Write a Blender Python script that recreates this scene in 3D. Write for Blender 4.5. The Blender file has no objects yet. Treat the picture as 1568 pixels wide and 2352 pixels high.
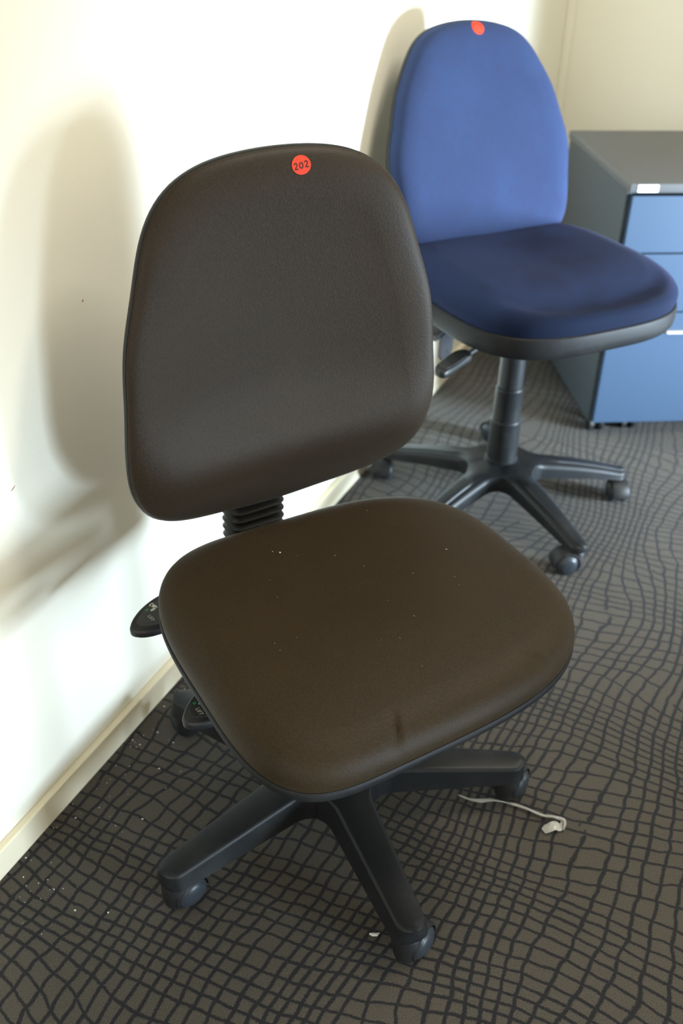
import bpy, bmesh, math, random
from mathutils import Vector, Matrix
from mathutils.bvhtree import BVHTree

random.seed(7)
S = bpy.context.scene
COL = S.collection
R = math.radians
PI = math.pi

# ------------------------------------------------------------------ camera
cam_data = bpy.data.cameras.new('camera')
cam = bpy.data.objects.new('camera', cam_data)
COL.objects.link(cam)
cam_r = Vector((0.9048030, 0.4252352, 0.0225081))
cam_u = Vector((-0.2505948, 0.4889831, 0.8355225))
cam_f = Vector((-0.3442875, 0.7616236, -0.5489951))
cam.matrix_world = Matrix(((cam_r.x, cam_u.x, -cam_f.x, 0.8411),
                           (cam_r.y, cam_u.y, -cam_f.y, 0.0),
                           (cam_r.z, cam_u.z, -cam_f.z, 1.30),
                           (0, 0, 0, 1)))
cam_data.sensor_fit = 'VERTICAL'
cam_data.sensor_height = 36.0
cam_data.sensor_width = 24.0
cam_data.lens = 2350.0 / 2352.0 * 36.0
cam_data.clip_start = 0.02
cam_data.dof.use_dof = True
cam_data.dof.focus_distance = 1.30
cam_data.dof.aperture_fstop = 4.0
S.camera = cam

# ------------------------------------------------------------------ world, lights, exposure
S.view_settings.view_transform = 'Standard'
S.view_settings.look = 'None'
S.view_settings.exposure = 0.0
S.view_settings.gamma = 1.0
S.view_settings.use_curve_mapping = False
S.cycles.use_denoising = True
S.cycles.max_bounces = 8
S.cycles.diffuse_bounces = 5

world = bpy.data.worlds.new('sky')
S.world = world
world.use_nodes = True
wn = world.node_tree.nodes
wn['Background'].inputs[0].default_value = (0.62, 0.80, 1.0, 1)
wn['Background'].inputs[1].default_value = 1.0

WALL_X = 2.50
WINDOWS = ((1.95, 2.60, 0.08, 0.88, 46.0, 60), (0.20, 0.85, 0.06, 0.46, 5.0, 42))      # low windows of the right wall: y from, y to, z from, z to, daylight, spread


def area(name, loc, rot, sx, sy, power, color):
    d = bpy.data.lights.new(name, 'AREA')
    d.shape = 'RECTANGLE'
    d.size, d.size_y = sx, sy
    d.energy = power
    d.color = color
    o = bpy.data.objects.new(name, d)
    COL.objects.link(o)
    o.location = loc
    o.rotation_euler = rot
    return o


# daylight that comes in through the windows of the right wall
for y0, y1, z0, z1, power, spread in WINDOWS:
    area('window_daylight', (WALL_X + 0.10, (y0 + y1) / 2, (z0 + z1) / 2), (0, R(90), 0),
         z1 - z0 - 0.1, y1 - y0 - 0.08, power, (0.68, 0.85, 1.0)).data.spread = R(spread)
# added soft fill light, set in an unseen window opening behind the camera
FW = (0.25, 2.15, 0.85, 2.05)
area('front_fill_light', ((FW[0] + FW[1]) / 2, -2.30, (FW[2] + FW[3]) / 2), (R(90), 0, 0), FW[1] - FW[0] - 0.1, FW[3] - FW[2] - 0.1, 40.0, (1.0, 0.95, 0.86))
# added warm lamp at the ceiling, out of view, for ambient fill
area('ceiling_fill_light', (1.35, 1.7, 2.53), (0, 0, 0), 1.1, 0.26, 42.0, (1.0, 0.92, 0.80))


# ------------------------------------------------------------------ materials
def mat(name, color=(0.5, 0.5, 0.5), rough=0.5, spec=0.5, metal=0.0):
    m = bpy.data.materials.new(name)
    m.use_nodes = True
    b = m.node_tree.nodes['Principled BSDF']
    b.inputs['Base Color'].default_value = (*color, 1)
    b.inputs['Roughness'].default_value = rough
    b.inputs['Specular IOR Level'].default_value = spec
    b.inputs['Metallic'].default_value = metal
    return m


class NT:
    def __init__(s, m):
        s.t = m.node_tree
        s.n = s.t.nodes
        s.b = s.n['Principled BSDF']

    def add(s, kind, **kw):
        n = s.n.new(kind)
        for k, v in kw.items():
            setattr(n, k, v)
        return n

    def link(s, a, b):
        s.t.links.new(a, b)

    def val(s, sock, v):
        if hasattr(v, 'is_output') or isinstance(v, bpy.types.NodeSocket):
            s.link(v, sock)
        else:
            sock.default_value = v

    def math(s, op, a, b=0.0, c=0.0, clamp=False):
        n = s.add('ShaderNodeMath', operation=op, use_clamp=clamp)
        s.val(n.inputs[0], a)
        s.val(n.inputs[1], b)
        s.val(n.inputs[2], c)
        return n.outputs[0]

    def noise(s, vec, scale, detail=2.0, rough=0.5, dim='3D'):
        n = s.add('ShaderNodeTexNoise', noise_dimensions=dim)
        if vec is not None:
            s.link(vec, n.inputs['Vector'])
        n.inputs['Scale'].default_value = scale
        n.inputs['Detail'].default_value = detail
        n.inputs['Roughness'].default_value = rough
        return n.outputs['Fac']

    def mapping(s, vec, loc=(0, 0, 0), rot=(0, 0, 0), scale=(1, 1, 1)):
        n = s.add('ShaderNodeMapping')
        s.link(vec, n.inputs['Vector'])
        n.inputs['Location'].default_value = loc
        n.inputs['Rotation'].default_value = rot
        n.inputs['Scale'].default_value = scale
        return n.outputs[0]

    def mix(s, fac, a, b):
        n = s.add('ShaderNodeMix', data_type='RGBA')
        s.val(n.inputs['Factor'], fac)
        for sock, v in ((n.inputs[6], a), (n.inputs[7], b)):
            if isinstance(v, bpy.types.NodeSocket):
                s.link(v, sock)
            else:
                sock.default_value = (*v, 1)
        return n.outputs[2]

    def smooth(s, x, lo, hi, a=0.0, b=1.0):
        n = s.add('ShaderNodeMapRange', interpolation_type='SMOOTHSTEP')
        s.val(n.inputs[0], x)
        n.inputs[1].default_value = lo
        n.inputs[2].default_value = hi
        n.inputs[3].default_value = a
        n.inputs[4].default_value = b
        return n.outputs[0]

    def bump(s, h, strength, dist):
        n = s.add('ShaderNodeBump')
        n.inputs['Strength'].default_value = strength
        n.inputs['Distance'].default_value = dist
        s.link(h, n.inputs['Height'])
        s.link(n.outputs[0], s.b.inputs['Normal'])

    def objco(s):
        return s.add('ShaderNodeTexCoord').outputs['Object']


def paint_mat(name, color, rough=0.6):
    m = mat(name, color, rough, 0.35)
    t = NT(m)
    co = t.objco()
    h = t.noise(co, 260.0, 3.0, 0.6)
    t.bump(h, 0.10, 0.002)
    blot = t.noise(co, 2.2, 3.0, 0.5)
    c = t.mix(t.smooth(blot, 0.3, 0.7), tuple(v * 0.97 for v in color), color)
    t.link(c, t.b.inputs['Base Color'])
    return m


def plastic_mat(name, color, rough=0.42, dust=0.3, spec=0.30):
    m = mat(name, color, rough, spec)
    t = NT(m)
    co = t.objco()
    grain = t.noise(co, 900.0, 2.0, 0.5)
    t.bump(grain, 0.22, 0.0008)
    d = t.noise(co, 14.0, 5.0, 0.65)
    f = t.math('MULTIPLY', t.smooth(d, 0.45, 0.8), dust)
    t.link(t.mix(f, color, (0.055, 0.053, 0.048)), t.b.inputs['Base Color'])
    t.link(t.math('MULTIPLY_ADD', d, 0.2, rough - 0.1), t.b.inputs['Roughness'])
    return m


def fabric_mat(name, color, dark, weave=(420, 900, 420), rough=0.8, sheen=0.25, sheen_col=(1, 1, 1), stain=0.0,
               rot=(0, 0, 0), bump=0.5, bd=0.0012, spec=0.14, grime_shade=0.0):
    m = mat(name, color, rough, spec)
    t = NT(m)
    co = t.objco()
    v = t.mapping(co, rot=rot, scale=weave)
    w = t.noise(v, 1.0, 2.0, 0.55)
    big = t.noise(co, 7.0, 4.0, 0.6)
    c = t.mix(t.smooth(w, 0.3, 0.7), dark, color)
    c = t.mix(t.math('MULTIPLY', t.smooth(big, 0.4, 0.75), 0.25), c, tuple(k * 1.35 for k in color))
    if grime_shade:  # noisy dark band along the front: grime together with painted shade
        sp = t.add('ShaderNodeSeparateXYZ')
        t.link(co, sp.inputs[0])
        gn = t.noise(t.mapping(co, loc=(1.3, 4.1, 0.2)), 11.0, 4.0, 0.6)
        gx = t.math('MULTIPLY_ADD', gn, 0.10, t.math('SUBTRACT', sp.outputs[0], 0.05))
        c = t.mix(t.math('MULTIPLY', t.smooth(gx, 0.19, 0.27), grime_shade), c, tuple(k * 0.30 for k in color))
    if stain:
        st = t.noise(t.mapping(co, loc=(3.1, 1.7, 0.4)), 6.0, 4.0, 0.55)
        c = t.mix(t.math('MULTIPLY', t.smooth(st, 0.52, 0.72), stain), c, tuple(k * 0.35 for k in dark))
    t.link(c, t.b.inputs['Base Color'])
    t.b.inputs['Sheen Weight'].default_value = sheen
    t.b.inputs['Sheen Roughness'].default_value = 0.5
    t.b.inputs['Sheen Tint'].default_value = (*sheen_col, 1)
    t.bump(w, bump, bd)
    return m


def carpet_mat():
    m = mat('carpet', (0.05, 0.045, 0.035), 0.95, 0.1)
    t = NT(m)
    co = t.objco()
    sep = t.add('ShaderNodeSeparateXYZ')
    t.link(co, sep.inputs[0])
    X, Y = sep.outputs[0], sep.outputs[1]

    def vec(x, y, z=0.0):
        n = t.add('ShaderNodeCombineXYZ')
        t.val(n.inputs[0], x)
        t.val(n.inputs[1], y)
        t.val(n.inputs[2], z)
        return n.outputs[0]

    eps = 0.004

    def family(main, x, y, x2, y2, seed, base, amp, scale, ax, ay):
        def u(px, py, p):
            n1 = t.noise(vec(t.math('MULTIPLY', px, ax), t.math('MULTIPLY', py, ay), seed), scale, 1.0, 0.45)
            n2 = t.noise(vec(px, py, seed + 5.0), 26.0, 1.0, 0.5)
            a = t.math('MULTIPLY', n1, amp)
            b = t.math('MULTIPLY_ADD', n2, 0.45, a)
            return t.math('MULTIPLY_ADD', p, base, b)
        u0 = u(x, y, main[0])
        u1 = u(x2, y2, main[1])
        g = t.math('ABSOLUTE', t.math('DIVIDE', t.math('SUBTRACT', u1, u0), eps))
        flat = t.smooth(g, 7.0, 15.0, 0.01, 0.0)
        g = t.math('MAXIMUM', g, 24.0)
        f = t.math('ABSOLUTE', t.math('SUBTRACT', t.math('FRACT', u0), 0.5))
        return t.math('ADD', t.math('DIVIDE', f, g), flat)

    X2 = t.math('ADD', X, eps)
    Y2 = t.math('ADD', Y, eps)
    dA = family((X, X2), X, Y, X2, Y, 1.3, 43.0, 10.5, 4.2, 1.0, 0.38)
    dB = family((Y, Y2), X, Y, X, Y2, 8.9, 42.0, 10.5, 4.2, 0.38, 1.0)
    jag = t.math('MULTIPLY_ADD', t.noise(co, 420.0, 2.0, 0.7), 0.0056, -0.0028)
    wid = t.math('MULTIPLY_ADD', t.noise(co, 16.0, 2.0, 0.5), 0.0022, -0.0011)
    jit = t.math('ADD', jag, wid)
    lA = t.smooth(t.math('ADD', dA, jit), 0.0019, 0.0038, 1.0, 0.0)
    lB = t.smooth(t.math('ADD', dB, jit), 0.0014, 0.0033, 1.0, 0.0)
    line = t.math('MAXIMUM', lA, lB)
    pile = t.noise(t.mapping(co, scale=(1, 1, 0.3)), 620.0, 3.0, 0.75)
    tone = t.noise(co, 240.0, 2.0, 0.6)
    base = t.mix(t.smooth(pile, 0.25, 0.75), CARPET_LO, CARPET_HI)
    base = t.mix(t.math('MULTIPLY', t.smooth(tone, 0.5, 0.8), 0.5), base, CARPET_BR)
    c = t.mix(t.math('MULTIPLY', line, 0.93), base, CARPET_LINE)
    t.link(c, t.b.inputs['Base Color'])
    t.b.inputs['Sheen Weight'].default_value = 0.15
    h = t.math('ADD', pile, t.math('MULTIPLY', line, -0.5))
    t.bump(h, 0.7, 0.003)
    return m


CARPET_LO, CARPET_HI, CARPET_BR, CARPET_LINE = (0.030, 0.026, 0.020), (0.105, 0.092, 0.074), (0.090, 0.066, 0.042), (0.0065, 0.0072, 0.0105)

M_wall = paint_mat('cream_wall_paint', (0.79, 0.765, 0.66))
M_skirt = paint_mat('cream_gloss_paint', (0.76, 0.69, 0.52), 0.35)
M_ceiling = paint_mat('ceiling_paint', (0.80, 0.79, 0.75))
M_carpet = carpet_mat()
M_black = plastic_mat('black_plastic', (0.0120, 0.0125, 0.0135), 0.42)
M_black2 = plastic_mat('black_nylon', (0.0085, 0.0095, 0.0108), 0.45, 0.22, 0.24)
M_wheel = plastic_mat('wheel_plastic', (0.026, 0.031, 0.038), 0.36)
M_dark = plastic_mat('dark_hood_plastic', (0.012, 0.012, 0.013), 0.5, 0.2)
M_pan = plastic_mat('matt_black_plastic', (0.011, 0.0115, 0.0125), 0.55, 0.2)
M_pan.node_tree.nodes['Principled BSDF'].inputs['Specular IOR Level'].default_value = 0.16
M_rubber = mat('bellows_rubber', (0.012, 0.012, 0.012), 0.42, 0.5)
M_steel = mat('black_steel', (0.02, 0.02, 0.022), 0.35, 0.5)
M_brown = fabric_mat('brown_fabric', (0.0240, 0.0152, 0.0074), (0.0146, 0.0095, 0.0049), (900, 330, 330), 0.52, 0.03, (1, 0.95, 0.9), bump=0.24, spec=0.21)
M_brown2 = fabric_mat('brown_fabric_seat', (0.0270, 0.0172, 0.0068), (0.0165, 0.0104, 0.0044), (420, 420, 420), 0.58, 0.03, (1, 0.92, 0.8), bump=0.28, spec=0.16)
M_blue = fabric_mat('blue_fabric', (0.0190, 0.039, 0.095), (0.0225, 0.0245, 0.060), (600, 600, 600), 0.85, 0.05, (0.7, 0.75, 1.0), 0.0, bump=0.25, spec=0.08)
M_blue2 = fabric_mat('blue_fabric_seat', (0.0090, 0.0215, 0.061), (0.0105, 0.0130, 0.037), (600, 600, 600), 0.85, 0.04, (0.75, 0.7, 1.0), 0.45, bump=0.25, grime_shade=0.85, spec=0.08)  # seat front carries dirt plus shade put into the colour
M_red = mat('red_sticker', (0.66, 0.036, 0.010), 0.5, 0.4)
M_ink = mat('black_ink', (0.03, 0.012, 0.012), 0.6, 0.3)
M_ink2 = mat('faded_red_ink', (0.50, 0.05, 0.035), 0.6, 0.3)
M_lever = plastic_mat('lever_plastic', (0.012, 0.0125, 0.0135), 0.45, 0.2)
M_inlay = mat('lever_inlay', (0.022, 0.022, 0.021), 0.55, 0.4)
M_print = mat('pale_print', (0.50, 0.50, 0.44), 0.6, 0.3)
M_green = mat('green_print', (0.02, 0.16, 0.07), 0.6, 0.3)
M_slate = mat('slate_steel', (0.045, 0.058, 0.070), 0.45, 0.5)
M_slatetop = mat('slate_top', (0.085, 0.088, 0.092), 0.5, 0.4)
M_front = mat('blue_drawer_steel', (0.034, 0.061, 0.107), 0.38, 0.5)
M_gap = mat('dark_gap', (0.008, 0.008, 0.010), 0.6, 0.3)
M_label = mat('white_label', (0.85, 0.85, 0.85), 0.5, 0.4)
M_tab = mat('cream_tab', (0.55, 0.52, 0.42), 0.5, 0.4)
M_speck = mat('white_flecks', (0.62, 0.60, 0.55), 0.8, 0.2)
M_metal = mat('white_metal', (0.75, 0.75, 0.74), 0.4, 0.5)
M_mark = mat('brown_scuff', (0.42, 0.24, 0.11), 0.8, 0.2)

M_strip = mat('clear_plastic', (0.60, 0.59, 0.54), 0.25, 0.6)
M_strip.node_tree.nodes['Principled BSDF'].inputs['Transmission Weight'].default_value = 0.45
M_glass = bpy.data.materials.new('window_glass')
M_glass.use_nodes = True
_n = M_glass.node_tree
_n.nodes.remove(_n.nodes['Principled BSDF'])
_tr = _n.nodes.new('ShaderNodeBsdfTransparent')
_gl = _n.nodes.new('ShaderNodeBsdfGlossy')
_gl.inputs['Roughness'].default_value = 0.02
_mx = _n.nodes.new('ShaderNodeMixShader')
_mx.inputs[0].default_value = 0.06
_n.links.new(_tr.outputs[0], _mx.inputs[1])
_n.links.new(_gl.outputs[0], _mx.inputs[2])
_n.links.new(_mx.outputs[0], _n.nodes['Material Output'].inputs[0])
M_diff = bpy.data.materials.new('fill_lamp_diffuser')  # glowing face of the added ceiling lamp
M_diff.use_nodes = True
_b = M_diff.node_tree.nodes['Principled BSDF']
_b.inputs['Base Color'].default_value = (0.9, 0.9, 0.85, 1)
_b.inputs['Emission Color'].default_value = (1.0, 0.9, 0.74, 1)
_b.inputs['Emission Strength'].default_value = 3.0


# ------------------------------------------------------------------ helpers
def obj(name, verts, faces, m, parent=None, smooth=True, matrix=None, label=None, kind=None):
    me = bpy.data.meshes.new(name)
    me.from_pydata([tuple(v) for v in verts], [], faces)
    bm = bmesh.new()
    bm.from_mesh(me)
    bmesh.ops.recalc_face_normals(bm, faces=bm.faces)
    if smooth:
        for f in bm.faces:
            f.smooth = True
        for e in bm.edges:
            if len(e.link_faces) == 2 and e.calc_face_angle(0) > R(42):
                e.smooth = False
    bm.to_mesh(me)
    bm.free()
    me.materials.append(m)
    o = bpy.data.objects.new(name, me)
    COL.objects.link(o)
    if parent:
        o.parent = parent
    if matrix is not None:
        o.matrix_local = matrix
    if label:
        o['label'] = label
    if kind:
        o['kind'] = kind
    return o


class MB:
    """collects shapes of one mesh"""

    def __init__(s):
        s.v, s.f = [], []

    def put(s, v, f, mtx=None):
        o = len(s.v)
        s.v += [(mtx @ Vector(p)) if mtx else Vector(p) for p in v]
        s.f += [tuple(i + o for i in q) for q in f]
        return s

    def loft(s, rings, cap0=True, cap1=True, mtx=None, closed=True):
        n = len(rings[0])
        v = [p for r in rings for p in r]
        f = []
        for i in range(len(rings) - 1):
            for j in range(n if closed else n - 1):
                k = (j + 1) % n
                f.append((i * n + j, i * n + k, (i + 1) * n + k, (i + 1) * n + j))
        if cap0:
            f.append(tuple(range(n)))
        if cap1:
            f.append(tuple(range((len(rings) - 1) * n, len(rings) * n)))
        return s.put(v, f, mtx)

    def box(s, x0, x1, y0, y1, z0, z1, b=0.0, mtx=None):
        if b <= 0:
            v = [(x, y, z) for z in (z0, z1) for x, y in ((x0, y0), (x1, y0), (x1, y1), (x0, y1))]
            return s.put(v, [(3, 2, 1, 0), (4, 5, 6, 7), (0, 1, 5, 4), (1, 2, 6, 5), (2, 3, 7, 6), (3, 0, 4, 7)], mtx)
        rings = []
        for z, i in ((z0, b), (z0 + b * .3, b * .3), (z0 + b, 0), (z1 - b, 0), (z1 - b * .3, b * .3), (z1, b)):
            rings.append(rrect(x0 + i, x1 - i, y0 + i, y1 - i, z, b, 3))
        return s.loft(rings, mtx=mtx)

    def lathe(s, prof, n=32, mtx=None):
        rings = [[(r * math.cos(2 * PI * j / n), r * math.sin(2 * PI * j / n), z) for j in range(n)] for r, z in prof]
        return s.loft(rings, mtx=mtx)

    def tube(s, pts, rad, n=10, flat=1.0):
        pts = [Vector(p) for p in pts]
        rings = []
        up = Vector((0, 0, 1))
        for i, p in enumerate(pts):
            d = (pts[min(i + 1, len(pts) - 1)] - pts[max(i - 1, 0)]).normalized()
            a = d.cross(up)
            a = a.normalized() if a.length > 1e-4 else Vector((1, 0, 0))
            b = a.cross(d).normalized()
            r = rad[i] if isinstance(rad, (list, tuple)) else rad
            rings.append([p + a * r * math.cos(2 * PI * j / n) + b * r * flat * math.sin(2 * PI * j / n) for j in range(n)])
        return s.loft(rings)

    def build(s, name, m, parent=None, **kw):
        return obj(name, s.v, s.f, m, parent, **kw)


def rrect(x0, x1, y0, y1, z, r, n=4):
    r = max(1e-4, min(r, (x1 - x0) / 2 - 1e-5, (y1 - y0) / 2 - 1e-5))
    out = []
    for cx, cy, a in ((x1 - r, y1 - r, 0), (x0 + r, y1 - r, 90), (x0 + r, y0 + r, 180), (x1 - r, y0 + r, 270)):
        for k in range(n + 1):
            t = R(a + 90 * k / n)
            out.append((cx + r * math.cos(t), cy + r * math.sin(t), z))
    return out


def thing(name, label, cat, loc=(0, 0, 0), rz=0.0, group=None):
    o = bpy.data.objects.new(name, None)
    COL.objects.link(o)
    o.empty_display_size = 0.05
    o.location = loc
    o.rotation_euler = (0, 0, rz)
    o['label'] = label
    o['category'] = cat
    if group:
        o['group'] = group
    return o


def tag(o, label, cat, group=None):
    o['label'] = label
    o['category'] = cat
    if group:
        o['group'] = group
    return o


def structure(o):
    o['kind'] = 'structure'
    return o


def polar(cos_c, sin_c=()):
    def r(th):
        return sum(c * math.cos(k * th) for k, c in enumerate(cos_c)) + sum(c * math.sin((k + 1) * th) for k, c in enumerate(sin_c))
    return r


def pillow(rfun, rings, inner, nth, deform, c0=0.0):
    """rings: (inset, height) from outside in; then `inner` rings shrink to the centre."""
    v, f = [], []
    ths = [2 * PI * j / nth for j in range(nth)]
    rr = [rfun(t) for t in ths]
    allr = []
    for ins, h in rings:
        allr.append([(r - ins, h) for r in rr])
    if inner:
        ins, h = rings[-1]
        for k in range(1, inner):
            q = 1 - k / inner
            allr.append([((r - ins) * q, h + c0 * (1 - q * q)) for r in rr])
    for ring in allr:
        for t, (r, h) in zip(ths, ring):
            a, b = c0x + r * math.cos(t), r * math.sin(t)
            v.append((a, b, h + deform(a, b)))
    n = nth
    for i in range(len(allr) - 1):
        for j in range(n):
            k = (j + 1) % n
            f.append((i * n + j, i * n + k, (i + 1) * n + k, (i + 1) * n + j))
    if inner:
        h = rings[-1][1] + c0
        v.append((c0x, 0, h + deform(c0x, 0)))
        m = len(v) - 1
        b = (len(allr) - 1) * n
        for j in range(n):
            f.append((b + j, b + (j + 1) % n, m))
    return v, f


c0x = 0.0   # centre of the outline along the first axis


def prism(outline, prof, mtx=None, mb=None):
    """outline: list of (x, y); prof: list of (inset toward centroid factor, z)"""
    cx = sum(p[0] for p in outline) / len(outline)
    cy = sum(p[1] for p in outline) / len(outline)
    rings = []
    for ins, z in prof:
        ring = []
        for x, y in outline:
            d = math.hypot(x - cx, y - cy)
            q = (d - ins) / d
            ring.append((cx + (x - cx) * q, cy + (y - cy) * q, z))
        rings.append(ring)
    mb = mb or MB()
    return mb.loft(rings, mtx=mtx)


def smooth_outline(pts, it=3):
    for _ in range(it):
        q = []
        for i in range(len(pts)):
            a, b = pts[i], pts[(i + 1) % len(pts)]
            q.append((a[0] * .75 + b[0] * .25, a[1] * .75 + b[1] * .25))
            q.append((a[0] * .25 + b[0] * .75, a[1] * .25 + b[1] * .75))
        pts = q
    return pts


# ------------------------------------------------------------------ room
ROOM_Y0, ROOM_Y1, ROOM_H = -2.2, 3.51, 2.6
WX = -0.013                      # face of the left wall (its baseboard stands proud to x = 0)


def room():
    structure(MB().box(-0.2, WALL_X + 0.2, ROOM_Y0 - 0.1, ROOM_Y1 + 0.1, -0.06, 0.0).build('floor', M_carpet, smooth=False))
    structure(MB().box(-0.2, WALL_X + 0.2, ROOM_Y0 - 0.1, ROOM_Y1 + 0.1, ROOM_H, ROOM_H + 0.08).build('ceiling', M_ceiling, smooth=False))
    structure(MB().box(WX - 0.12, WX, ROOM_Y0, ROOM_Y1, 0, ROOM_H).build('wall_left', M_wall, smooth=False))
    structure(MB().box(WX - 0.12, WALL_X + 0.2, ROOM_Y1, ROOM_Y1 + 0.1, 0, ROOM_H).build('wall_back', M_wall, smooth=False))
    w = MB()
    y0, y1 = ROOM_Y0 - 0.14, ROOM_Y0
    w.box(WX - 0.12, FW[0], y0, y1, 0, ROOM_H)
    w.box(FW[1], WALL_X + 0.2, y0, y1, 0, ROOM_H)
    w.box(FW[0], FW[1], y0, y1, 0, FW[2])
    w.box(FW[0], FW[1], y0, y1, FW[3], ROOM_H)
    structure(w.build('wall_front', M_wall, smooth=False))
    fr = MB()
    y0, y1 = ROOM_Y0 - 0.155, ROOM_Y0 - 0.115
    fr.box(FW[0], FW[0] + 0.04, y0, y1, FW[2], FW[3])
    fr.box(FW[1] - 0.04, FW[1], y0, y1, FW[2], FW[3])
    fr.box(FW[0] + 0.04, FW[1] - 0.04, y0, y1, FW[2], FW[2] + 0.04)
    fr.box(FW[0] + 0.04, FW[1] - 0.04, y0, y1, FW[3] - 0.04, FW[3])
    win = structure(fr.build('window_3', M_metal, smooth=False))  # unseen window, added to hold the front fill light
    MB().box(FW[0] + 0.04, FW[1] - 0.04, y0 + 0.012, y0 + 0.018, FW[2] + 0.04, FW[3] - 0.04).build('pane', M_glass, win, smooth=False)
    w = MB()
    ys = [ROOM_Y0] + [v for q in reversed(WINDOWS) for v in q[:2]] + [ROOM_Y1]
    for k in range(0, len(ys), 2):
        w.box(WALL_X, WALL_X + 0.16, ys[k], ys[k + 1], 0, ROOM_H)
    for y0, y1, z0, z1, _, _ in WINDOWS:
        w.box(WALL_X, WALL_X + 0.16, y0, y1, 0, z0)
        w.box(WALL_X, WALL_X + 0.16, y0, y1, z1, ROOM_H)
    structure(w.build('wall_right', M_wall, smooth=False))
    # unseen wall added right of the cabinet to shade the back corner
    structure(MB().box(1.02, 1.12, 2.76, ROOM_Y1, 0, ROOM_H).build('shade_wall', M_wall, smooth=False))
    # two old marks on the left wall
    wl = bpy.data.objects['wall_left']
    for y, z, a, b, r_ in ((1.032, 0.778, 0.0014, 0.0018, 0), (0.849, 0.584, 0.0050, 0.0008, 25)):
        v = [(WX + 0.0004, y + a * math.cos(k * PI / 5) * math.cos(R(r_)) - b * math.sin(k * PI / 5) * math.sin(R(r_)),
              z + a * math.cos(k * PI / 5) * math.sin(R(r_)) + b * math.sin(k * PI / 5) * math.cos(R(r_))) for k in range(10)]
        obj('scuff', v, [tuple(range(10))], M_mark, wl, smooth=False)
    # skirtings with a flat ledge on top
    structure(MB().box(WX, 0.0, ROOM_Y0, ROOM_Y1, 0.0, 0.052, 0.002).build('baseboard_left', M_skirt, smooth=False))
    structure(MB().box(0.0, 1.02, ROOM_Y1 - 0.013, ROOM_Y1, 0.0, 0.052, 0.002).build('baseboard_back', M_skirt, smooth=False))
    # corner bead
    structure(MB().box(WX, WX + 0.026, ROOM_Y1 - 0.020, ROOM_Y1, 0.052, ROOM_H, 0.003).build('trim_1', M_wall, smooth=False))
    # windows
    a, b = WALL_X + 0.115, WALL_X + 0.155
    for k, (y0, y1, z0, z1, _, _) in enumerate(WINDOWS):
        fr = MB()
        fr.box(a, b, y0, y0 + 0.04, z0, z1)
        fr.box(a, b, y1 - 0.04, y1, z0, z1)
        fr.box(a, b, y0 + 0.04, y1 - 0.04, z0, z0 + 0.04)
        fr.box(a, b, y0 + 0.04, y1 - 0.04, z1 - 0.04, z1)
        win = structure(fr.build('window_%d' % (k + 1), M_metal, smooth=False))
        MB().box(a + 0.015, a + 0.021, y0 + 0.04, y1 - 0.04, z0 + 0.04, z1 - 0.04).build('pane', M_glass, win, smooth=False)
    # fitting for the added ceiling fill lamp
    t = thing('ceiling_fill_lamp', 'long white fill lamp added on the ceiling above the chairs, out of view', 'lamp', (1.35, 1.7, ROOM_H))
    MB().box(-0.62, 0.62, -0.17, 0.17, -0.05, 0.0, 0.006).build('frame', M_metal, t, smooth=False)
    MB().box(-0.57, 0.57, -0.14, 0.14, -0.055, -0.049).build('diffuser', M_diff, t, smooth=False)


room()


# ------------------------------------------------------------------ chair pieces
def leg_mesh(p):
    """one arm of a five-star base along +x"""
    a0, a1, Rf, R0, R1 = p['a0'], p['a1'], p['fillet'], p['r0'], p['r1']
    t36 = math.tan(R(36))
    cw = a0 + Rf
    cr = cw / t36
    rb = (cw / math.sin(R(36)) - Rf) * math.cos(R(36))

    def w(r):
        arm = a0 + (a1 - a0) * max(0.0, (r - cr) / (R1 - cr))
        if r <= rb:
            return r * t36
        if r < cr:
            return cw - math.sqrt(max(0, Rf * Rf - (r - cr) ** 2))
        return arm
    rs = [R0 + (rb - R0) * k / 3 for k in range(4)] + [rb + (cr - rb) * k / 8 for k in range(1, 9)]
    rs += [cr + (R1 - cr) * k / 14 for k in range(1, 15)]
    secs = [(r, w(r), 0.0) for r in rs]
    for k in range(1, 9):
        t = R(88 * k / 8)
        secs.append((R1 + a1 * p.get('tip', 1.0) * math.sin(t), max(0.003, a1 * math.cos(t)), 1 - math.cos(t)))
    rings = []
    for r, wd, e in secs:
        q = min(1.0, (r - R0) / (R1 - R0))
        zt = p['ztop'](q) - p.get('tipdrop', 0.0) * e
        zb = p['zbot'](q) + 0.004 * e
        ro = min(p['edge'] * max(0.02, min(1.0, (r - rb) / (cr - rb))), wd * 0.5)
        dr = p['draft'] if r > rb else 0.0
        h = []
        cn = p['crown']
        h.append((0.0, zt + cn))
        h.append((wd * 0.45, zt + cn * 0.75))
        for k in range(6):
            t = R(90 * k / 5)
            h.append((wd - ro + ro * math.sin(t), zt - ro + ro * math.cos(t)))
        h.append((wd + dr * 0.5, (zt - ro + zb) / 2))
        h.append((wd + dr, zb + 0.002))
        h.append((max(0.0005, wd + dr - 0.003), zb))
        ring = [(r, y, z) for y, z in h] + [(r, -y, z) for y, z in reversed(h[1:])]
        rings.append(ring)
    return MB().loft(rings)


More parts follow.
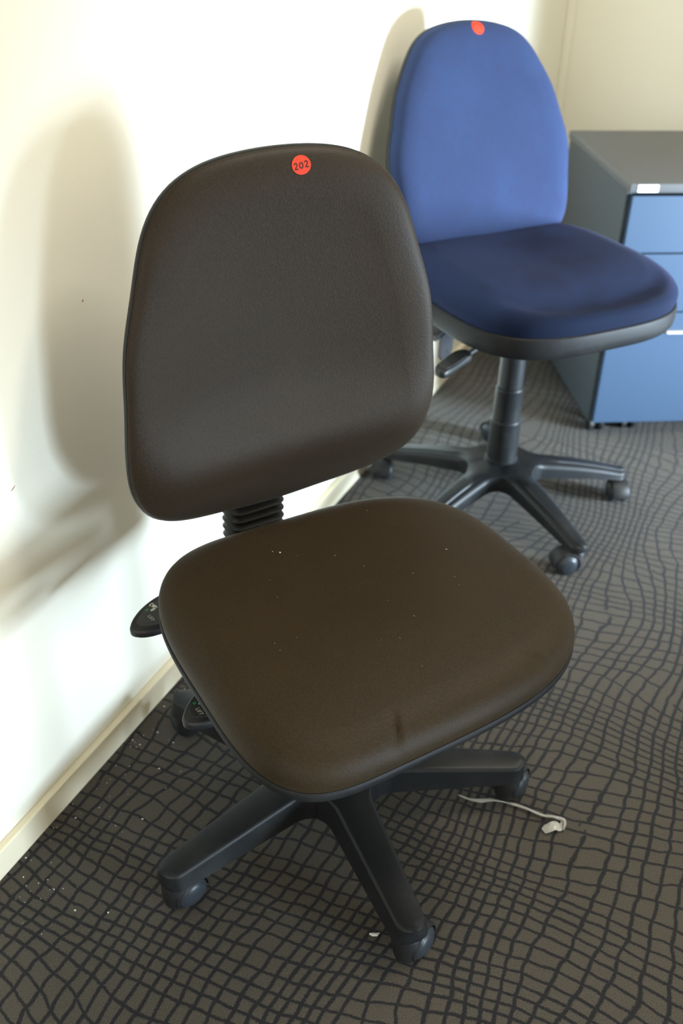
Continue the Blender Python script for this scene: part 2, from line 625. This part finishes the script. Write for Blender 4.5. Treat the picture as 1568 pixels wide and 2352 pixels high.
def caster(parent, x, y, axle, side=1, hood_w=0.0195, drum=0.0205, wr=0.0245, ztop=0.065, trail=0.016):
    """twin-wheel caster; axle = azimuth of the axle in the chair's own frame"""
    ca, sa = math.cos(axle), math.sin(axle)
    # local frame: X = axle, Y = trail direction, Z up; origin on the floor below the stem
    mtx = Matrix(((ca, -sa, 0, x), (sa, ca, 0, y), (0, 0, 1, 0), (0, 0, 0, 1)))
    b = MB()
    # stem housing and stem
    b.lathe([(0.0150, 0.006), (0.0185, 0.010), (drum, 0.020), (drum, ztop - 0.010), (drum - .002, ztop - 0.007), (0.013, ztop - 0.006), (0.013, ztop)], 24)
    # hood: arc of sheet over the wheels plus a solid core
    cy, cz = trail, wr
    ro, ri = wr + 0.0052, wr + 0.0022
    a0, a1 = R(-8), R(196)
    n = 18
    rings = []
    for k in range(n + 1):
        t = a0 + (a1 - a0) * k / n
        c, s_ = math.cos(t), math.sin(t)
        rings.append([(-hood_w, cy + ri * c, cz + ri * s_), (-hood_w, cy + (ro - .001) * c, cz + (ro - .001) * s_), (-hood_w + .0015, cy + ro * c, cz + ro * s_),
                      (hood_w - .0015, cy + ro * c, cz + ro * s_), (hood_w, cy + (ro - .001) * c, cz + (ro - .001) * s_), (hood_w, cy + ri * c, cz + ri * s_)])
    b.loft(rings)
    core = []
    for xx in (-0.004, 0.004):
        core.append([(xx, cy + (wr + .003) * math.cos(2 * PI * k / 20), cz + .002 + (wr - .003) * math.sin(2 * PI * k / 20)) for k in range(20)])
    b.loft(core)
    body = b.build('caster', M_dark, parent, matrix=mtx)
    for sgn in (1, -1):
        prof = [(0.0, 0.0055), (wr - .003, 0.0055), (wr - .0005, 0.008), (wr, 0.011), (wr, 0.017), (wr - .0012, 0.0195), (wr - .003, 0.0208),
                (wr - .0038, 0.0206), (wr - .005, 0.0222), (wr * .62, 0.0248), (wr * .3, 0.0262), (0.0004, 0.0266)]
        mm = Matrix(((0, 0, sgn, 0), (0, 1, 0, cy), (1, 0, 0, cz), (0, 0, 0, 1)))
        MB().lathe(prof[1:], 28, mtx=mm).build('wheel', M_wheel, body)
    return body


def star_base(chair, phi, theta0, p, axles, hub_prof):
    for k in range(5):
        a = R(theta0 + 72 * k) - phi
        m = leg_mesh(p)
        m.build('leg', M_black2, chair, matrix=Matrix.Rotation(a, 4, 'Z'))
        x, y = p['r1'] * math.cos(a), p['r1'] * math.sin(a)
        caster(chair, x, y, R(axles[k]) - phi, ztop=p['zbot'](1.0) + 0.006, **p.get('caster', {}))
    MB().lathe(hub_prof, 40).build('hub', M_black2, chair)


def frame_matrix(d0, so, z0, tilt):
    """matrix of a backrest frame: x = up along the panel, y = sideways, z = forward normal"""
    ct, st = math.cos(tilt), math.sin(tilt)
    u, s_, n = (-st, 0, ct), (0, 1, 0), (ct, 0, st)
    # keep it right handed: u x s = -n, so mirror through y
    return Matrix(((u[0], s_[0], n[0], -d0), (u[1], s_[1], n[1], so), (u[2], s_[2], n[2], z0), (0, 0, 0, 1)))


def lumbar(u, p, dn, up, ld=0.15, lu=0.35):
    q = u - p
    return -dn * (q / ld) ** 2 if q < 0 else -up * (q / lu) ** 2


def build_local(name, vf, m, parent, mtx):
    v, f = vf
    return obj(name, [mtx @ Vector(p) for p in v], f, m, parent)


def drape(target, mtx, pts2, lift, direction=(0, 0, -1)):
    """project points of a panel frame on the mesh along the panel normal"""
    bv = BVHTree.FromPolygons([v.co.copy() for v in target.data.vertices], [tuple(p.vertices) for p in target.data.polygons])
    n = (mtx.to_3x3() @ Vector((0, 0, 1))).normalized()
    out = []
    for a, b in pts2:
        o = mtx @ Vector((a, b, 0.3))
        hit = bv.ray_cast(o, -n)
        p = hit[0] if hit[0] is not None else mtx @ Vector((a, b, 0.04))
        out.append(p + n * lift)
    return out


def disc_decal(name, target, mtx, a, b, rad, m, parent, lift=0.0006, ka=1.0, kb=1.0):
    pts, f = [(a, b)], []
    n, rings = 40, 4
    for i in range(1, rings + 1):
        for j in range(n):
            t = 2 * PI * j / n
            pts.append((a + ka * rad * i / rings * math.cos(t), b + kb * rad * i / rings * math.sin(t)))
    for j in range(n):
        f.append((0, 1 + j, 1 + (j + 1) % n))
    for i in range(rings - 1):
        for j in range(n):
            k = (j + 1) % n
            f.append((1 + i * n + j, 1 + (i + 1) * n + j, 1 + (i + 1) * n + k, 1 + i * n + k))
    return obj(name, drape(target, mtx, pts, lift), f, m, parent)


def strokes_decal(name, target, mtx, strokes, width, m, parent, lift=0.0009):
    pts, f = [], []
    for st in strokes:
        o = len(pts)
        for i, (x, y) in enumerate(st):
            x0, y0 = st[max(i - 1, 0)]
            x1, y1 = st[min(i + 1, len(st) - 1)]
            d = math.hypot(x1 - x0, y1 - y0) or 1
            nx, ny = -(y1 - y0) / d * width / 2, (x1 - x0) / d * width / 2
            pts += [(x + nx, y + ny), (x - nx, y - ny)]
        for i in range(len(st) - 1):
            f.append((o + 2 * i, o + 2 * i + 1, o + 2 * i + 3, o + 2 * i + 2))
    return obj(name, drape(target, mtx, pts, lift), f, m, parent)


def digit(ch):
    """handwritten digit strokes in a 0..1 box, x right, y up"""
    if ch == '2':
        s = [(0.08, 0.74), (0.16, 0.90), (0.34, 1.0), (0.56, 0.97), (0.70, 0.82), (0.68, 0.62), (0.54, 0.42), (0.34, 0.22), (0.14, 0.04), (0.5, 0.03), (0.92, 0.06)]
        return [s]
    s = [(0.45 + 0.36 * math.cos(R(100 + 18 * k)), 0.48 + 0.44 * math.sin(R(100 + 18 * k))) for k in range(21)]
    return [s]


def lever_paddle(chair, pts, z, rod, inlay_c, text_c=(0, 0), marks=True):
    o = smooth_outline(pts, 3)
    pad = prism(o, [(0.004, z - 0.010), (0.0005, z - 0.007), (0.0, z - 0.001), (0.0015, z + 0.003), (0.004, z + 0.0045)]).build('lever', M_lever, chair)
    MB().tube(rod, 0.0055, 10).build('lever_rod', M_steel, chair)
    cx = sum(p[0] for p in o) / len(o)
    cy = sum(p[1] for p in o) / len(o)
    inl = [(cx + (x - cx) * .72, cy + (y - cy) * .76) for x, y in o]
    prism(inl, [(0.0, z + 0.0040), (0.0004, z + 0.0052)]).build('inlay', M_inlay, pad)
    if marks:
        mk = MB()
        zz = z + 0.0056

        def blob(x, y, rx, ry, rot):
            n = 12
            c, s_ = math.cos(rot), math.sin(rot)
            v = [(x + rx * math.cos(2 * PI * k / n) * c - ry * math.sin(2 * PI * k / n) * s_,
                  y + rx * math.cos(2 * PI * k / n) * s_ + ry * math.sin(2 * PI * k / n) * c, zz) for k in range(n)]
            mk.put(v, [tuple(range(n))])
        x, y = inlay_c
        blob(x - .004, y + .004, .0065, .0030, R(20))
        blob(x + .002, y + .0005, .0022, .0055, R(20))
        blob(x - .009, y + .002, .0022, .0040, R(30))
        mk.build('seat_symbol', M_print, pad)
        ar = MB().put([(x - .003, y - .011, zz), (x + .003, y - .009, zz), (x - .002, y - .004, zz)], [(0, 1, 2)])
        ar.build('green_arrow', M_green, pad)
        # the word LIFT along the paddle
        cu = bpy.data.curves.new('lift_text', 'FONT')
        cu.body = 'LIFT'
        cu.size = 0.0078
        cu.align_x = 'CENTER'
        tmp = bpy.data.objects.new('lift_text', cu)
        COL.objects.link(tmp)
        dg = bpy.context.evaluated_depsgraph_get()
        me = bpy.data.meshes.new_from_object(tmp.evaluated_get(dg))
        bpy.data.objects.remove(tmp)
        me.materials.clear()
        me.materials.append(M_print)
        t = bpy.data.objects.new('lettering', me)
        COL.objects.link(t)
        t.parent = pad
        t.matrix_local = Matrix.Translation((*text_c, zz))
    return pad


# ------------------------------------------------------------------ brown chair
def brown_chair():
    global c0x
    phi = R(-33)
    ch = thing('office_chair', 'brown fabric swivel office chair with a red 202 sticker on its backrest', 'chair', (0.373, 1.018, 0), phi)
    # five-star base
    p = dict(a0=0.0300, a1=0.0222, fillet=0.042, r0=0.030, r1=0.288, edge=0.008, draft=0.0055, crown=0.0015,
             ztop=lambda q: 0.112 - 0.026 * q, zbot=lambda q: 0.060 - 0.004 * q, caster=dict(trail=0.017))
    star_base(ch, phi, 29.6, p, [-9, 60, 42, -20, -10], [(0.030, 0.055), (0.043, 0.058), (0.043, 0.108), (0.040, 0.118), (0.028, 0.120)])
    MB().lathe([(0.030, 0.112), (0.030, 0.20), (0.0275, 0.203), (0.0275, 0.29), (0.025, 0.293), (0.025, 0.375)], 32).build('gas_column', M_black, ch)
    mech = MB().box(-0.13, 0.12, -0.085, 0.085, 0.350, 0.395, 0.008)
    mech.build('seat_mechanism', M_steel, ch)
    # seat
    def inside(x, y):
        x, y = x - 0.0794, y + 0.0718
        y += 0.0407 * x
        p = 3.81 if x > 0 else 3.17
        return (abs(x) / (0.2152 if x > 0 else 0.2431)) ** p + (abs(y) / (0.3357 if y > 0 else 0.1766)) ** p < 1

    table = []
    for k in range(721):
        t = 2 * PI * k / 720
        lo, hi = 0.0, 0.6
        for _ in range(30):
            m_ = (lo + hi) / 2
            if inside(0.06 + m_ * math.cos(t), m_ * math.sin(t)):
                lo = m_
            else:
                hi = m_
        table.append(lo)

    def rf(t):
        q = (t % (2 * PI)) / (2 * PI) * 720
        k = int(q) % 720
        return table[k] + (table[k + 1] - table[k]) * (q - int(q))
    c0x = 0.06

    def dseat(a, b):
        w = max(0.0, a - 0.10)
        z = -0.55 * w * w - 0.006 * math.exp(-((a + 0.02) ** 2 + b * b) / 0.02)
        return z

    def creases(a, b):
        z = dseat(a, b)
        r = math.hypot(a - c0x, b)
        t = math.atan2(b, a - c0x)
        edge = rf(t) - r
        for tc, wd, dp in ((R(-22.0), 0.0055, 0.0050), (R(-19.8), 0.004, -0.0020), (R(33.0), 0.005, 0.0045), (R(35.0), 0.004, -0.0018), (R(28.0), 0.005, 0.0022)):
            q = (t - tc) * r / wd
            if abs(q) < 4:
                z -= dp * math.exp(-q * q) * math.exp(-((edge - 0.018) / 0.014) ** 2)
        return z
    zs = 0.428
    rings = [(0.012, 0.0), (0.0025, 0.001), (0.0012, 0.006), (0.0004, 0.012), (0.0006, 0.018), (0.0022, 0.024), (0.005, 0.030), (0.009, 0.0350), (0.014, 0.0390),
             (0.020, 0.0420), (0.027, 0.0445), (0.035, 0.0462), (0.045, 0.0475)]
    v, f = pillow(rf, rings, 34, 300, creases, 0.004)
    seat = obj('seat', [(x, y, z + zs) for x, y, z in v], f, M_brown2, ch)
    rings = [(0.004, 0.0025), (0.001, 0.003), (-0.0006, 0.001), (-0.0008, -0.003), (0.0005, -0.008), (0.004, -0.014), (0.015, -0.020), (0.05, -0.026), (0.10, -0.030)]
    v, f = pillow(rf, rings, 6, 160, dseat)
    obj('seat_pan', [(x, y, z + zs) for x, y, z in v], f, M_pan, ch)
    # lint on the seat
    lint = MB()
    lint_pts = [(-0.075, -0.055), (-0.068, -0.047), (0.045, 0.155), (-0.05, -0.03), (0.10, 0.02), (0.16, -0.03), (0.02, -0.10), (0.12, 0.12)]
    rng = random.Random(3)
    lint_pts += [(rng.uniform(-0.1, 0.22), rng.uniform(-0.17, 0.17)) for _ in range(12)]
    hits = drape(seat, Matrix.Translation((0, 0, 0.3)), lint_pts, 0.0003)
    for i, h in enumerate(hits):
        s_ = (0.0014 if i < 3 else 0.0006) * rng.uniform(.7, 1.1)
        a = rng.uniform(0, PI)
        lint.put([h + Vector((s_ * math.cos(a + k * PI / 2) * (1.4 if k % 2 else .6), s_ * math.sin(a + k * PI / 2), 0.0004)) for k in range(4)], [(0, 1, 2, 3)])
    lint.build('lint', M_speck, ch, smooth=False, kind='stuff')
    # backrest
    c0x = 0.0
    rb = polar([0.25855, -0.02689, 0.01381, 0.00936, -0.01668, 0.00156, -0.00195, -0.00276, 0.00267])
    mtx = frame_matrix(0.175, 0.02, 0.745, R(1))

    def dback(u, s_):
        k = max(0.0, 1 - (abs(s_) / 0.235) ** 4)
        return lumbar(u, -0.1, 0.022, 0.02) + 0.35 * s_ * s_ + 0.021 * k * math.exp(-((u + 0.165) / 0.062) ** 2) - 0.003 * k

    rings = [(0.010, -0.004), (0.0022, 0.0), (0.0014, 0.003), (0.0022, 0.0055), (0.0050, 0.0082), (0.010, 0.0106), (0.017, 0.0126), (0.026, 0.0142), (0.038, 0.0155), (0.055, 0.0165)]
    bk = build_local('backrest', pillow(rb, rings, 34, 240, dback, -0.003), M_brown, ch, mtx)
    rings = [(0.006, 0.0005), (0.0026, 0.0020), (0.0010, 0.0024), (-0.0004, 0.0005), (-0.0004, -0.004), (0.003, -0.012), (0.010, -0.020), (0.02, -0.030), (0.05, -0.036)]
    build_local('back_shell', pillow(rb, rings, 8, 160, dback), M_black, ch, mtx)
    # sticker with the number
    u0, s0 = STICK_A
    st = disc_decal('sticker', bk, mtx, u0, s0, 0.0128, M_red, ch, ka=0.88, kb=1.06)
    hx = 0.0066
    strokes = []
    for i, c in enumerate('202'):
        for sk in digit(c):
            # from the front, sideways +y reads to the right
            strokes.append([(u0 - 0.0038 + y * 0.0072 + 0.0008 * (i - 1), s0 + (i - 1.5) * 0.0076 + 0.0006 + x * hx) for x, y in sk])
    strokes_decal('number', bk, mtx, strokes, 0.0014, M_ink, st)
    # bar that carries the backrest, with its rubber bellows
    bar = MB()
    bar.tube([(-0.10, 0, 0.372), (-0.17, 0, 0.372), (-0.222, 0, 0.385), (-0.240, 0, 0.42), (-0.246, 0, 0.50), (-0.240, 0, 0.60), (-0.230, 0, 0.70)], 0.014, 12)
    bar.build('back_bar', M_steel, ch)
    rings = []
    z = 0.367
    while z < 0.60:
        for dz, g in ((0.0, 0.0), (0.0025, 0.0058), (0.006, 0.0082), (0.0095, 0.0058), (0.012, 0.0)):
            hx_, hy = 0.021 + g, 0.038 + g
            q = 0.0
            rings.append(rrect(-0.246 + q - hx_, -0.246 + q + hx_, -hy + 0.003, hy + 0.003, z + dz, 0.013 + g * .5, 4))
        z += 0.0142
    MB().loft(rings).build('bellows', M_rubber, ch)
    # levers on the chair's right side
    pts = [(-0.100, -0.150), (-0.097, -0.205), (-0.101, -0.240), (-0.115, -0.258), (-0.134, -0.249), (-0.158, -0.222), (-0.172, -0.185), (-0.172, -0.150)]
    lever_paddle(ch, pts, 0.384, [(-0.13, -0.06, 0.375), (-0.133, -0.17, 0.380)], (-0.142, -0.212), (-0.1235, -0.2245))
    pts2 = [(x + 0.195, y - 0.010) for x, y in pts]
    lever_paddle(ch, pts2, 0.382, [(0.06, -0.06, 0.372), (0.058, -0.17, 0.378)], (0.0585, -0.2325), (0.0745, -0.2440))
    return ch


# ------------------------------------------------------------------ blue chair
def blue_chair():
    global c0x
    phi = R(-38)
    ch = thing('office_chair', 'blue fabric swivel office chair with tall rounded backrest against the white wall', 'chair', (0.333, 2.004, 0), phi)
    p = dict(a0=0.031, a1=0.0215, fillet=0.038, r0=0.030, r1=0.292, edge=0.014, draft=0.002, crown=0.004, tip=0.9, tipdrop=0.006,
             ztop=lambda q: 0.122 - 0.020 * q - 0.030 * q * q, zbot=lambda q: 0.082 - 0.018 * q - 0.012 * q * q, caster=dict(trail=0.024, drum=0.0165))
    star_base(ch, phi, 34.9, p, [-150, 60, -160, 20, 123], [(0.030, 0.070), (0.044, 0.072), (0.044, 0.112), (0.041, 0.123), (0.03, 0.127)])
    col = MB().lathe([(0.036, 0.118), (0.0365, 0.128), (0.0345, 0.130), (0.0335, 0.222), (0.0338, 0.224), (0.0325, 0.228), (0.0310, 0.229), (0.0303, 0.300),
                      (0.0310, 0.302), (0.0295, 0.306), (0.0275, 0.307), (0.0270, 0.46)], 40)
    col.build('gas_column', M_black2, ch)
    MB().box(-0.13, 0.11, -0.075, 0.075, 0.445, 0.497, 0.008).build('seat_mechanism', M_steel, ch)
    def rf(t):
        return (abs(math.cos(t) / 0.245) ** 3.2 + abs(math.sin(t) / 0.243) ** 3.2) ** (-1 / 3.2)
    c0x = 0.04
    zs = 0.548

    def dseat(a, b):
        w = max(0.0, a - 0.09)
        rise = max(0.0, -a - 0.05)
        return -0.9 * w * w

    def dtop(a, b):
        r = math.hypot(a - c0x, b)
        t = math.atan2(b, a - c0x)
        k = max(0.0, 1 - r / (rf(t)))
        sad = math.exp(-((a + 0.0) / 0.12) ** 2) * math.exp(-(b / 0.13) ** 2)
        w = max(0.0, a - 0.06)
        return -0.014 * sad - 0.85 * w * w * min(1, k * 6)
    rings = [(0.012, 0.0), (0.003, 0.001), (0.001, 0.006), (-0.001, 0.014), (-0.001, 0.024), (0.0015, 0.033), (0.007, 0.043), (0.014, 0.051), (0.022, 0.057), (0.032, 0.0615),
             (0.045, 0.065), (0.06, 0.067)]
    v, f = pillow(rf, rings, 26, 200, dtop, 0.004)
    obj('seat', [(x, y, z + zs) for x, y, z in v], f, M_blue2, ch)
    rings = [(0.004, 0.002), (0.0, 0.003), (-0.003, 0.001), (-0.004, -0.004), (-0.004, -0.020), (-0.0025, -0.032), (0.003, -0.040), (0.012, -0.045), (0.03, -0.048), (0.08, -0.050)]
    v, f = pillow(rf, rings, 5, 160, lambda a, b: 0.0)
    obj('seat_pan', [(x, y, z + zs) for x, y, z in v], f, M_pan, ch)
    # backrest
    c0x = 0.0
    rb = polar([0.23087, -0.02911, 0.01211, 0.01236, -0.01401, 0.00571, -0.00472, -0.00132, 0.00256, -0.00338, 0.00226])
    mtx = frame_matrix(0.21, -0.01, 0.80, R(16))

    def dback(u, s_):
        return lumbar(u, -0.1, 0.01, 0.02) + 0.25 * s_ * s_
    rings = [(0.010, -0.004), (0.0030, 0.0), (0.0020, 0.005), (0.0025, 0.012), (0.005, 0.020), (0.009, 0.0265), (0.015, 0.0315), (0.023, 0.035), (0.034, 0.0375), (0.05, 0.039)]
    bk = build_local('backrest', pillow(rb, rings, 22, 180, dback, -0.003), M_blue, ch, mtx)
    rings = [(0.006, 0.0005), (0.003, 0.0035), (0.0008, 0.004), (-0.0008, 0.001), (-0.0006, -0.004), (0.003, -0.012), (0.012, -0.019), (0.04, -0.024)]
    build_local('back_shell', pillow(rb, rings, 8, 140, dback), M_black, ch, mtx)
    u0, s0 = STICK_B
    st = disc_decal('sticker', bk, mtx, u0, s0, 0.0135, M_red, ch)
    strokes = [[(u0 + 0.001, s0 - 0.0065), (u0 + 0.0022, s0 - 0.001), (u0 + 0.0035, s0 + 0.004), (u0 + 0.001, s0 + 0.0015), (u0 - 0.0045, s0 - 0.0035)],
               [(u0 + 0.0005, s0 - 0.006), (u0 - 0.0025, s0 - 0.004)]]
    strokes_decal('number', bk, mtx, strokes, 0.0022, M_ink2, st)
    # bar of the backrest
    bar = MB()
    for (x0, z0), (x1, z1) in (((-0.12, 0.468), (-0.225, 0.478)), ((-0.225, 0.478), (-0.262, 0.62)), ((-0.262, 0.62), (-0.285, 0.74))):
        dx, dz = x1 - x0, z1 - z0
        L = math.hypot(dx, dz)
        nx, nz = -dz / L * 0.004, dx / L * 0.004
        bar.put([(x0 + nx, -.025, z0 + nz), (x0 + nx, .025, z0 + nz), (x0 - nx, .025, z0 - nz), (x0 - nx, -.025, z0 - nz),
                 (x1 + nx, -.025, z1 + nz), (x1 + nx, .025, z1 + nz), (x1 - nx, .025, z1 - nz), (x1 - nx, -.025, z1 - nz)],
                [(3, 2, 1, 0), (4, 5, 6, 7), (0, 1, 5, 4), (1, 2, 6, 5), (2, 3, 7, 6), (3, 0, 4, 7)])
    bar.build('back_bar', M_steel, ch, smooth=False)
    # bracket under the seat with a drilled flange
    br = MB()
    prism([(-0.014, -0.194), (-0.051, -0.128), (-0.16, -0.06), (-0.19, -0.19), (-0.10, -0.24)], [(0, 0.440), (0, 0.452)], mb=br)
    fl = smooth_outline([(-0.026, -0.058), (0.026, -0.058), (0.026, -0.004), (0.026, 0.004), (-0.026, 0.004), (-0.026, -0.004)], 1)
    fm = Matrix(((-0.489, 0, 0.872, -0.038), (0.872, 0, 0.489, -0.152), (0, 1, 0, 0.442), (0, 0, 0, 1))) @ Matrix.Scale(-1, 4, (0, 0, 1))
    prism(fl, [(0, -0.003), (0, 0.003)], mtx=fm, mb=br)
    b_o = br.build('mounting_bracket', M_steel, ch, smooth=False)
    for sz in (-0.0032, 0.0032):
        MB().lathe([(0.0003, -0.0004), (0.0048, -0.0004), (0.0048, 0.0004), (0.0003, 0.0004)], 16, mtx=fm @ Matrix.Translation((0.004, -0.043, sz))).build('bolt_hole', M_gap, b_o)
    # height lever
    pts = [(0.092, -0.182), (0.118, -0.190), (0.130, -0.215), (0.166, -0.278), (0.162, -0.292), (0.140, -0.296), (0.112, -0.262), (0.082, -0.205)]
    lever_paddle(ch, pts, 0.462, [(0.05, -0.06, 0.468), (0.075, -0.13, 0.464), (0.104, -0.195, 0.460)], (0, 0), marks=False)
    return ch


STICK_A = (0.215, 0.033)
STICK_B = (0.194, 0.008)
CH1 = brown_chair()
CH2 = blue_chair()


# ------------------------------------------------------------------ cabinet
def cabinet():
    # local frame: x along the front to the right, y into the depth
    rz = R(30.07)
    t = thing('mobile_pedestal', 'slate grey three drawer mobile pedestal with blue fronts and a white label', 'cabinet', (0.449, 2.414, 0), rz)
    W, D, H = 0.42, 0.500, 0.664
    body = MB()
    body.box(0.0, 0.014, 0.016, D, 0.045, 0.640, 0.001)
    body.box(W - 0.014, W, 0.016, D, 0.045, 0.640, 0.001)
    body.box(0.014, W - 0.014, D - 0.01, D, 0.045, 0.640)
    body.box(0.014, W - 0.014, 0.03, D - 0.01, 0.045, 0.060)
    body.build('body', M_slate, t, smooth=False)
    MB().box(0.0135, W - 0.0135, 0.024, 0.034, 0.058, 0.640).build('recess', M_gap, t, smooth=False)
    MB().box(-0.004, W + 0.004, -0.006, D + 0.004, 0.6415, H, 0.004).build('top', M_slatetop, t)
    for z0, z1 in ((0.500, 0.634), (0.352, 0.4965), (0.047, 0.3485)):
        MB().box(0.010, W - 0.010, 0.0, 0.020, z0, z1, 0.0012).build('drawer_front', M_front, t, smooth=False)
    MB().box(0.016, 0.064, -0.0072, -0.0058, 0.6445, 0.6610, 0.0004).build('label', M_label, t, smooth=False)
    MB().box(0.155, 0.215, -0.009, 0.0005, 0.297, 0.302, 0.001).build('pull_tab', M_tab, t, smooth=False)
    for x, y, mm in ((0.034, 0.052, M_dark), (0.125, 0.060, M_dark), (W - 0.045, 0.052, M_dark), (0.05, D - 0.07, M_wheel), (W - 0.05, D - 0.07, M_wheel)):
        c = MB()
        c.box(x - 0.006, x + 0.006, y - 0.012, y + 0.012, 0.02, 0.047)
        co = c.build('caster', M_dark, t, smooth=False)
        for s_ in (-1, 1):
            MB().lathe([(0.0005, 0.007), (0.0185, 0.007), (0.0200, 0.009), (0.0200, 0.018), (0.018, 0.020), (0.0005, 0.021)], 20,
                       mtx=Matrix(((0, 0, s_, x), (0, 1, 0, y), (1, 0, 0, 0.020), (0, 0, 0, 1)))).build('wheel', mm, co)


cabinet()


# ------------------------------------------------------------------ litter on the carpet
def catmull(pts, n=6):
    out = []
    for i in range(len(pts) - 1):
        p0, p1, p2, p3 = pts[max(i - 1, 0)], pts[i], pts[i + 1], pts[min(i + 2, len(pts) - 1)]
        for k in range(n):
            t = k / n
            out.append(tuple(0.5 * ((2 * b) + (-a + c) * t + (2 * a - 5 * b + 4 * c - d) * t * t + (-a + 3 * b - 3 * c + d) * t ** 3)
                             for a, b, c, d in zip(p0, p1, p2, p3)))
    out.append(tuple(pts[-1]))
    return out


def ribbon(path, widths, twists, m, name, parent=None, thick=0.0006):
    path = [Vector(p) for p in path]
    rings = []
    n = len(path)
    for i, p in enumerate(path):
        d = (path[min(i + 1, n - 1)] - path[max(i - 1, 0)]).normalized()
        s_ = d.cross(Vector((0, 0, 1))).normalized()
        up = s_.cross(d).normalized()
        q = i / (n - 1) * (len(widths) - 1)
        k = min(int(q), len(widths) - 2)
        w = widths[k] + (widths[k + 1] - widths[k]) * (q - k)
        tw = R(twists[k] + (twists[k + 1] - twists[k]) * (q - k))
        a = s_ * math.cos(tw) + up * math.sin(tw)
        b = up * math.cos(tw) - s_ * math.sin(tw)
        rings.append([p - a * w + b * thick, p - a * w * .3 + b * (thick + w * .25), p + a * w * .5 + b * (thick + w * .1), p + a * w + b * thick,
                      p + a * w - b * thick, p - a * w - b * thick])
    return MB().loft(rings).build(name, m, parent)


t = thing('plastic_strip', 'clear twisted plastic strip lying on the carpet beside the brown chair', 'litter', (0.64, 1.134, 0))
pts = [(0.555, 1.147, .003), (0.574, 1.146, .004), (0.592, 1.149, .006), (0.606, 1.158, .006), (0.623, 1.164, .005), (0.643, 1.166, .006), (0.663, 1.166, .007), (0.690, 1.165, .006),
       (0.706, 1.168, .008), (0.722, 1.168, .008), (0.727, 1.160, .006)]
off = Vector((0.64, 1.155, 0))
ribbon([Vector(p) - off for p in catmull(pts)], [.0006, .0022, .0030, .0028, .0026, .0028, .0030, .0030, .0042, .0050, .0040], [0, 20, -20, 15, 40, 10, 30, 20, 35, 10, 60], M_strip, 'strip', t)
pts = [(0.724, 1.163, .008), (0.722, 1.153, .006), (0.714, 1.150, .010), (0.705, 1.143, .006), (0.700, 1.137, .003)]
ribbon([Vector(p) - off for p in catmull(pts)], [.0040, .0050, .0075, .0085, .0045], [60, 30, 10, -10, 0], M_strip, 'crumpled_end', t)
pts = [(0.716, 1.168, .009), (0.726, 1.163, .010), (0.728, 1.152, .006)]
ribbon([Vector(p) - off for p in catmull(pts)], [.003, .005, .003], [20, 60, 90], M_strip, 'fold', t)

v = [(-.006, -.001, .001), (.001, .0015, .002), (.007, .006, .001), (.006, -.0005, .0035), (0, -.0035, .003), (-.0055, -.003, .001),
     (-.006, -.001, .0002), (.001, .0015, .0002), (.007, .006, .0002), (.006, -.0005, .0004), (0, -.0035, .0004), (-.0055, -.003, .0002)]
chip = obj('paper_scrap', v, [(0, 1, 4, 5), (1, 2, 3, 4)] + [(6, 7, 10, 11), (7, 8, 9, 10)] + [(i, (i + 1) % 6, (i + 1) % 6 + 6, i + 6) for i in range(6)], M_label, smooth=False)
chip.location = (0.532, 0.834, 0)
tag(chip, 'tiny white scrap of paper on the carpet by the front caster', 'litter')

fl = MB()
rng = random.Random(11)
for _ in range(70):
    y = rng.uniform(0.62, 1.15)
    x = 0.006 + abs(rng.gauss(0, 0.055))
    s_ = rng.choice((0.0006, 0.0008, 0.0008, 0.0016))
    a = rng.uniform(0, PI)
    fl.put([(x + s_ * math.cos(a + k * PI / 2) * (1.4 if k % 2 else .7), y + s_ * math.sin(a + k * PI / 2), 0.0012) for k in range(4)] + [(x, y, 0.0024)],
           [(0, 1, 4), (1, 2, 4), (2, 3, 4), (3, 0, 4), (3, 2, 1, 0)])
o = fl.build('carpet_debris', M_speck, smooth=False, kind='stuff')
o['label'] = 'scattered white flecks of debris on the carpet along the skirting'
o['category'] = 'debris'
bpy.context.view_layer.update()
